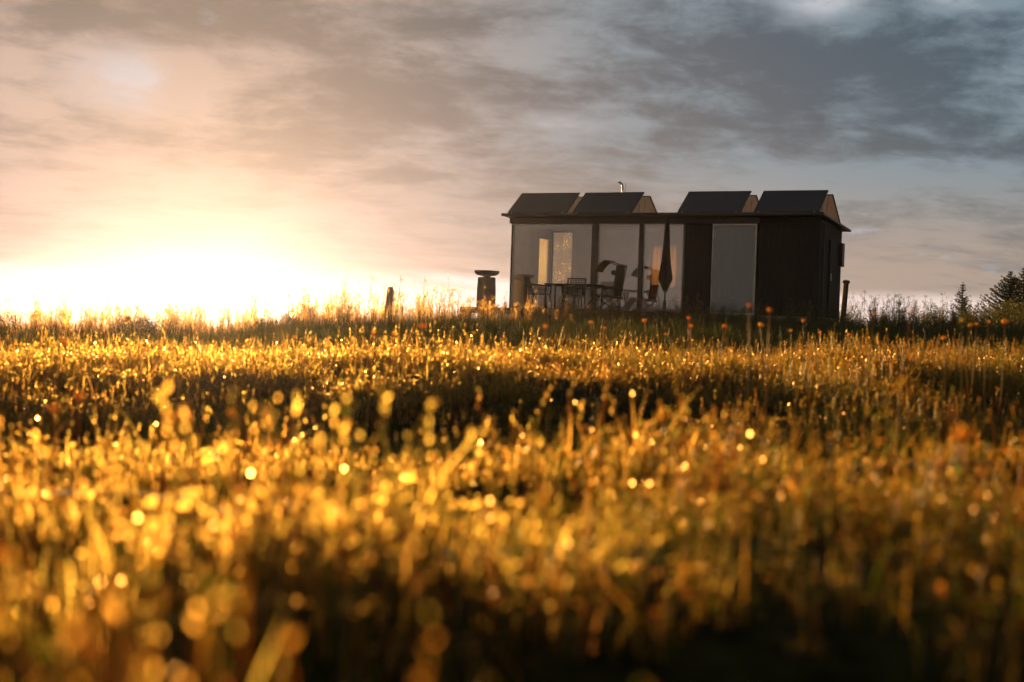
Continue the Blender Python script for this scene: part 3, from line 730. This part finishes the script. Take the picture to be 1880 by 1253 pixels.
def scatter(name, pts, col, label, cat):
    """one stuff object: points carry turn, size and which source"""
    me = bpy.data.meshes.new(name); me.from_pydata([p[0] for p in pts], [], [])
    for an, ty, ix in (('turn', 'FLOAT', 1), ('size', 'FLOAT', 2), ('pick', 'INT', 3), ('tilt', 'FLOAT', 4)):
        at_ = me.attributes.new(an, ty, 'POINT'); at_.data.foreach_set('value', [p[ix] for p in pts])
    o = bpy.data.objects.new(name, me); COL.objects.link(o)
    g = bpy.data.node_groups.new(name, 'GeometryNodeTree')
    g.interface.new_socket('Geometry', in_out='INPUT', socket_type='NodeSocketGeometry'); g.interface.new_socket('Geometry', in_out='OUTPUT', socket_type='NodeSocketGeometry')
    gi = g.nodes.new('NodeGroupInput'); go = g.nodes.new('NodeGroupOutput')
    ci = g.nodes.new('GeometryNodeCollectionInfo'); ci.inputs[0].default_value = col; ci.inputs['Separate Children'].default_value = True; ci.inputs['Reset Children'].default_value = True
    iop = g.nodes.new('GeometryNodeInstanceOnPoints')
    def attr(n_, ty):
        a = g.nodes.new('GeometryNodeInputNamedAttribute'); a.data_type = ty; a.inputs[0].default_value = n_; return [s for s in a.outputs if s.enabled and s.name == 'Attribute'][0]
    L_ = g.links.new
    L_(gi.outputs[0], iop.inputs['Points']); L_(ci.outputs[0], iop.inputs['Instance']); iop.inputs['Pick Instance'].default_value = True
    L_(attr('pick', 'INT'), iop.inputs['Instance Index'])
    cx = g.nodes.new('ShaderNodeCombineXYZ'); L_(attr('tilt', 'FLOAT'), cx.inputs[0]); L_(attr('turn', 'FLOAT'), cx.inputs[2]); L_(cx.outputs[0], iop.inputs['Rotation'])
    L_(attr('size', 'FLOAT'), iop.inputs['Scale']); L_(iop.outputs[0], go.inputs[0])
    md = o.modifiers.new('scatter', 'NODES'); md.node_group = g
    return tag(o, label, cat, None, 'stuff')

def in_cabin(x, y, pad=.0):
    p = Vector((x, y, 0)) - O; u, v = p.dot(U), p.dot(V)
    return -.1 - pad < u < L + .1 + pad and -2.35 - pad < v < D + pad
pts = []
y = .55
while y < 15.5:
    step = .10 + .003 * y
    hw = .40 * y + 1.6 - .03 * y; x = -hw
    while x < hw:
        xx = x + random.uniform(-.5, .5) * step; yy = y + random.uniform(-.5, .5) * step
        cl = mnoise.noise(Vector((xx * 1.3, yy * 1.0, 21))) * 1.25; c2 = mnoise.noise(Vector((xx * 4, yy * 4, 31)))
        if random.random() < max(.55, .74 + 1.0 * cl):
            s = (1.0 + .8 * cl + .35 * c2) * random.uniform(.75, 1.25) * (1 - .50 * dip(xx, yy))
            pts.append(((xx, yy, ground_z(xx, yy) - .004), random.uniform(0, 6.28), max(.35, s), (random.randrange(8, 12) if random.random() < (.75 if yy > 7.5 else .30) else random.randrange(8)), random.gauss(0, .08)))
        x += step
    y += step
scatter('grass', pts, c_near, 'short golden backlit grass of the near field, sparkling with dew', 'grass')
print('near', len(pts))
pts = []
y = 14.5
while y < 47:
    step = .20 + .004 * (y - 14); hw = .42 * y + 3; x = -hw
    while x < hw:
        xx = x + random.uniform(-.5, .5) * step; yy = y + random.uniform(-.5, .5) * step
        cl = mnoise.noise(Vector((xx * .5, yy * .35, 2)))
        if not in_cabin(xx, yy) and random.random() < .85 + .3 * cl:
            s = (1 + .4 * cl) * random.uniform(.7, 1.25) * (.75 if yy < 20 else 1)
            pts.append(((xx, yy, ground_z(xx, yy) - .01), random.uniform(0, 6.28), s, random.randrange(6), random.gauss(0, .1)))
        x += step
    y += step
scatter('meadow_grass', pts, c_mid, 'taller meadow grass, shade put into its dark green, on the slope up to the cabin', 'grass')
print('mid', len(pts))
pts = []
for i in range(3400):
    yy = random.triangular(31, 44, 37); xx = random.uniform(-.42 * yy - 1, .42 * yy + 1)
    if i >= 700 and (in_cabin(xx, yy, .1) or mnoise.noise(Vector((xx * .6, yy * .2, 44))) < -.25): continue
    u_, v_ = (Vector((xx, yy, 0)) - O).dot(U), (Vector((xx, yy, 0)) - O).dot(V)
    s = random.uniform(.4, .8) if random.random() < .72 else random.uniform(.85, 1.25)
    if i < 700:
        q = cabpt(random.uniform(-3.5, L + 1.5), random.uniform(-3.6, -2.45), 0); xx, yy = q.x, q.y; s = random.uniform(.35, .8)
        if i < 260: s *= 1.25
        if i > 430 and (q - O).dot(U) < 4.5: continue
        if (q - O).dot(U) < .6 and i % 4: continue
    if -1.5 < u_ < L + 2 and v_ < -.3: s *= (.5 if u_ < .6 else .62) if random.random() < (.80 if u_ < 3.5 else .9) else random.uniform(.75, 1.05)        # lower in front of the deck
    if -1.9 > xx > -6: s *= 1.15
    pts.append(((xx, yy, ground_z(xx, yy) - .02), random.uniform(0, 6.28), s, random.randrange(8), random.gauss(0, .08)))
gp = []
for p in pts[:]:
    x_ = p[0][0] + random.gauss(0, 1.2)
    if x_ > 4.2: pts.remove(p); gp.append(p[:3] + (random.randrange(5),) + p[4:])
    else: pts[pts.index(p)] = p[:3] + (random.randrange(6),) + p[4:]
scatter('green_weeds', gp, c_shade, 'weeds coloured dark green for shade, in front of the timber wall and along the right skyline', 'weeds')
scatter('tall_weeds', pts, c_weed, 'tall seeding weeds glowing gold along the rise left of and before the glass facade', 'weeds')


# ------------------------------------------------------------------ flower stalks standing above the near field
FL = []
def stalk(px, ptop, Y, hs, label):
    t = at(px, ptop, Y); x0 = t.x + random.gauss(0, .02) * Y / 5; gz = ground_z(x0, Y)
    h = t.z - gz; dx = t.x - x0
    e = empty('wildflower', (x0, Y, gz), 0, label, 'flower', 'wildflower stalks above the grass')
    m = MB(); b = random.gauss(0, .012)
    m.tube([(0, 0, -.02), (dx * .3 + b, 0, h * .4), (dx * .7 + b, 0, h * .75), (dx, 0, h)], [.0035, .003, .0026, .0022], 6)
    m.build('stalk', M['stem'], e, smooth=True)
    m = MB(); c = Vector((dx, 0, h))
    m.lathe([(hs * .25, -hs * .5), (hs * .6, -hs * .25), (hs * .62, .1 * hs), (hs * .3, .35 * hs)], c, 9)
    for k in range(26):
        a = random.uniform(0, 2 * pi); d = Vector((cos(a), sin(a), random.uniform(.0, 1.3))); leaf(m, c, hs * random.uniform(.9, 1.35), d)
    m.build('flower_head', M['bloom'], e)
spec = [(1375, 562, 5.2, .008), (1413, 570, 5.4, .009), (1605, 577, 5.6, .008), (1673, 572, 5.2, .007), (1767, 590, 6.2, .010), (1781, 598, 6.5, .010),
        (1793, 596, 8, .010), (1815, 592, 7.0, .008), (1845, 592, 6.8, .016), (1732, 622, 7, .013), (1265, 585, 8, .012), (1183, 590, 9, .016), (1085, 594, 8.5, .016),
        (1268, 600, 8, .013), (1396, 598, 7.2, .014), (1475, 590, 8.5, .014), (1771, 800, 2.1, .016), (776, 600, 5.6, .012), (686, 612, 8, .013), (723, 614, 8.2, .011),
        (540, 620, 7, .010), (1452, 608, 9, .012), (1505, 612, 10, .012), (1560, 615, 10, .011), (1222, 615, 9, .012), (1000, 600, 7, .012), (870, 612, 8, .011),
        (118, 628, 4.2, .014), (1110, 603, 10, .014), (1330, 600, 7.8, .013), (1524, 802, 3.0, .007), (1617, 812, 2.9, .007), (98, 752, 2.9, .010), (145, 728, 3.4, .010), (425, 760, 3.2, .010)]
lab = {0: 'tall thin orange-tipped stalk leaning left, in front of the glass door', 1: 'reddish-topped stalk in front of the cabin wall right of the door', 2: 'tall stalk leaning right, below the right-hand post', 3: 'tall bare stalk rising just left of the small conifer',
       8: 'stalk with a large orange bloom at the right edge above the field', 16: 'big blurred orange bloom low in the right foreground', 17: 'leaning pale stalk left of the deck in the sunlit field'}
def where(px):
    return ('under the sun glare on the left' if px < 600 else 'between the lone post and the glare' if px < 760 else 'below the left pillar of the deck' if px < 930 else 'below the woven chairs' if px < 1060 else
            'below the lounge chair' if px < 1150 else 'below the closed parasol' if px < 1280 else 'below the narrow glass door' if px < 1400 else 'below the dark timber wall' if px < 1540 else 'left of the small conifer' if px < 1750 else 'at the right edge')
used = {}
for i, (px, py, Y, hs) in enumerate(spec):
    if i in lab: lb = lab[i]
    else:
        size = 'small-headed' if hs < .0105 else 'round-headed' if hs < .0135 else 'large-headed'; dist = 'near' if Y < 6 else 'middle-distance' if Y < 8.1 else 'farther'
        lb = '%s %s orange wildflower %s' % (dist, size, where(px)); k = used.get(lb, 0); used[lb] = k + 1
        if k: lb += ', next in row' if k == 1 else ', last of row'
    stalk(px, py, Y, hs, lb)


# ------------------------------------------------------------------ bushes and conifers
def bush(px, base_Y, pytop, halfw_px, label, nleaf=5200):
    t = at(px, pytop, base_Y); gz = ground_z(t.x, base_Y); h = max(.35, t.z - gz); hw = halfw_px / FPX * base_Y
    e = empty('bush', (t.x, base_Y, gz - .02), 0, label, 'bush', 'dark bushes along the rise')
    m = MB(); st = MB()
    blobs = [(random.uniform(-.85, .85) * hw, random.uniform(-.5, .5) * hw, h * random.uniform(.15, .80), random.uniform(.14, .26) * h + .06) for _ in range(34)]
    for bx, by, bz, br in blobs: st.tube([(bx * .25, by * .25, 0), (bx * .7, by * .7, bz * .6), (bx, by, bz)], [.012, .008, .004], 4)
    for _ in range(nleaf):
        bx, by, bz, br = random.choice(blobs); d = Vector((random.gauss(0, 1), random.gauss(0, 1), random.gauss(0, 1))).normalized()
        c = Vector((bx, by, bz)) + d * br * random.random() ** .4
        if c.z < 0: continue
        leaf(m, c, random.uniform(.025, .055), d + Vector((random.gauss(0, .6), random.gauss(0, .6), random.gauss(0, .6))))
    for _ in range(14):
        bx, by, bz, br = random.choice(blobs); hh = random.uniform(.15, .38) * h
        q = Vector((bx + random.gauss(0, .05), by, bz + br * .5 + hh)); st.tube([(bx, by, bz), q], [.004, .0015], 3)
        for k in range(12): leaf(m, Vector((bx, by, bz)).lerp(q, random.uniform(.3, 1)), random.uniform(.02, .04), (random.gauss(0, 1), random.gauss(0, 1), random.gauss(.3, 1)))
    m.build('foliage', M['bush'], e); st.build('stem', M['bark'], e)
bush(255, 34, 580, 45, 'hazy bush just left of the sun glare')
bush(505, 34, 578, 48, 'hazy bush just right of the sun glare')
bush(6, 33, 578, 26, 'hazy mound of bush at the left edge of the field', 3000)
bush(1575, 40, 585, 40, 'dark bush at the foot of the capped post beside the cabin')
bush(1645, 41, 570, 40, 'dark bush halfway between the cabin and the small conifer')
bush(1718, 42, 566, 42, 'dark bush just left of the small conifer')
bush(1800, 42, 566, 42, 'dark bush between the small and the big conifer')
bush(1868, 41, 545, 55, 'dark bush under the big conifers at the right edge')
bush(1760, 39, 578, 48, 'low dark bush in front of the small conifer')

def conifer(px, pytop, Y, halfw_px, pybase, label, seed):
    random.seed(seed)
    t = at(px, pytop, Y); gz = min(ground_z(t.x, Y), at(px, pybase, Y).z - .3); h = t.z - gz; hw = halfw_px / FPX * Y
    e = empty('conifer', (t.x, Y, gz), 0, label, 'tree', 'spruces beyond the bushes')
    m = MB(); m.tube([(0, 0, 0), (.01, 0, h * .5), (0, 0, h)], [.07 * h / 3, .04 * h / 3, .006], 7); m.build('trunk', M['bark'], e)
    m = MB(); z = h * .08; K = hw / .55
    while z < h * .99:
        t_ = z / h; R = K * 1.25 * (1 - t_) ** .75 * random.uniform(.75, 1.1) + .015
        for b in range(random.randint(10, 13)):
            a = random.uniform(0, 2 * pi); r = R * random.uniform(.55, 1.15); ln = max(3, int(r / .05))
            for k in range(ln):
                s = (k + .5) / ln; c = Vector((cos(a) * r * s, sin(a) * r * s, z + r * (.50 * s * s - .05 * s)))
                for q in range(5):
                    d = Vector((cos(a) * 1.2 + random.gauss(0, .6), sin(a) * 1.2 + random.gauss(0, .6), random.gauss(.35, .4)))
                    leaf(m, c + Vector((random.gauss(0, .012), random.gauss(0, .012), random.gauss(0, .01))), random.uniform(.05, .09) * (.35 + .65 * min(1, R / .35)), d)
        z += h * .026
    for k in range(30): leaf(m, (0, 0, h * random.uniform(.93, 1)), .05, (random.gauss(0, .4), random.gauss(0, .4), 1))
    m.build('crown', M['spruce'], e)
conifer(1768, 519, 55, 19, 590, 'small pointed conifer standing alone on the right skyline', 11)
conifer(1856, 499, 52, 42, 600, 'broad tall conifer near the right edge', 12)
conifer(1880, 493, 56, 40, 600, 'conifer cut off by the right edge behind the broad one', 13)
random.seed(99)

# ------------------------------------------------------------------ haze added to stand in for the sun glare
m = MB(); m.box((-620, -620, -23), (620, 620, 7.5)); hz = m.build('haze', []); hz['kind'] = 'stuff'; hz['label'] = 'thin haze added over the field for the low sun glare'; hz['category'] = 'haze'
hm = bpy.data.materials.new('haze air'); hm.use_nodes = True; t = hm.node_tree; t.nodes.clear(); n = N(t)
pv = n.new('ShaderNodeVolumePrincipled'); pv.inputs['Color'].default_value = (.66, .72, 1, 1); pv.inputs['Density'].default_value = .0001; pv.inputs['Anisotropy'].default_value = .87
o = n.new('ShaderNodeOutputMaterial'); t.links.new(pv.outputs[0], o.inputs['Volume']); hz.data.materials.append(hm)
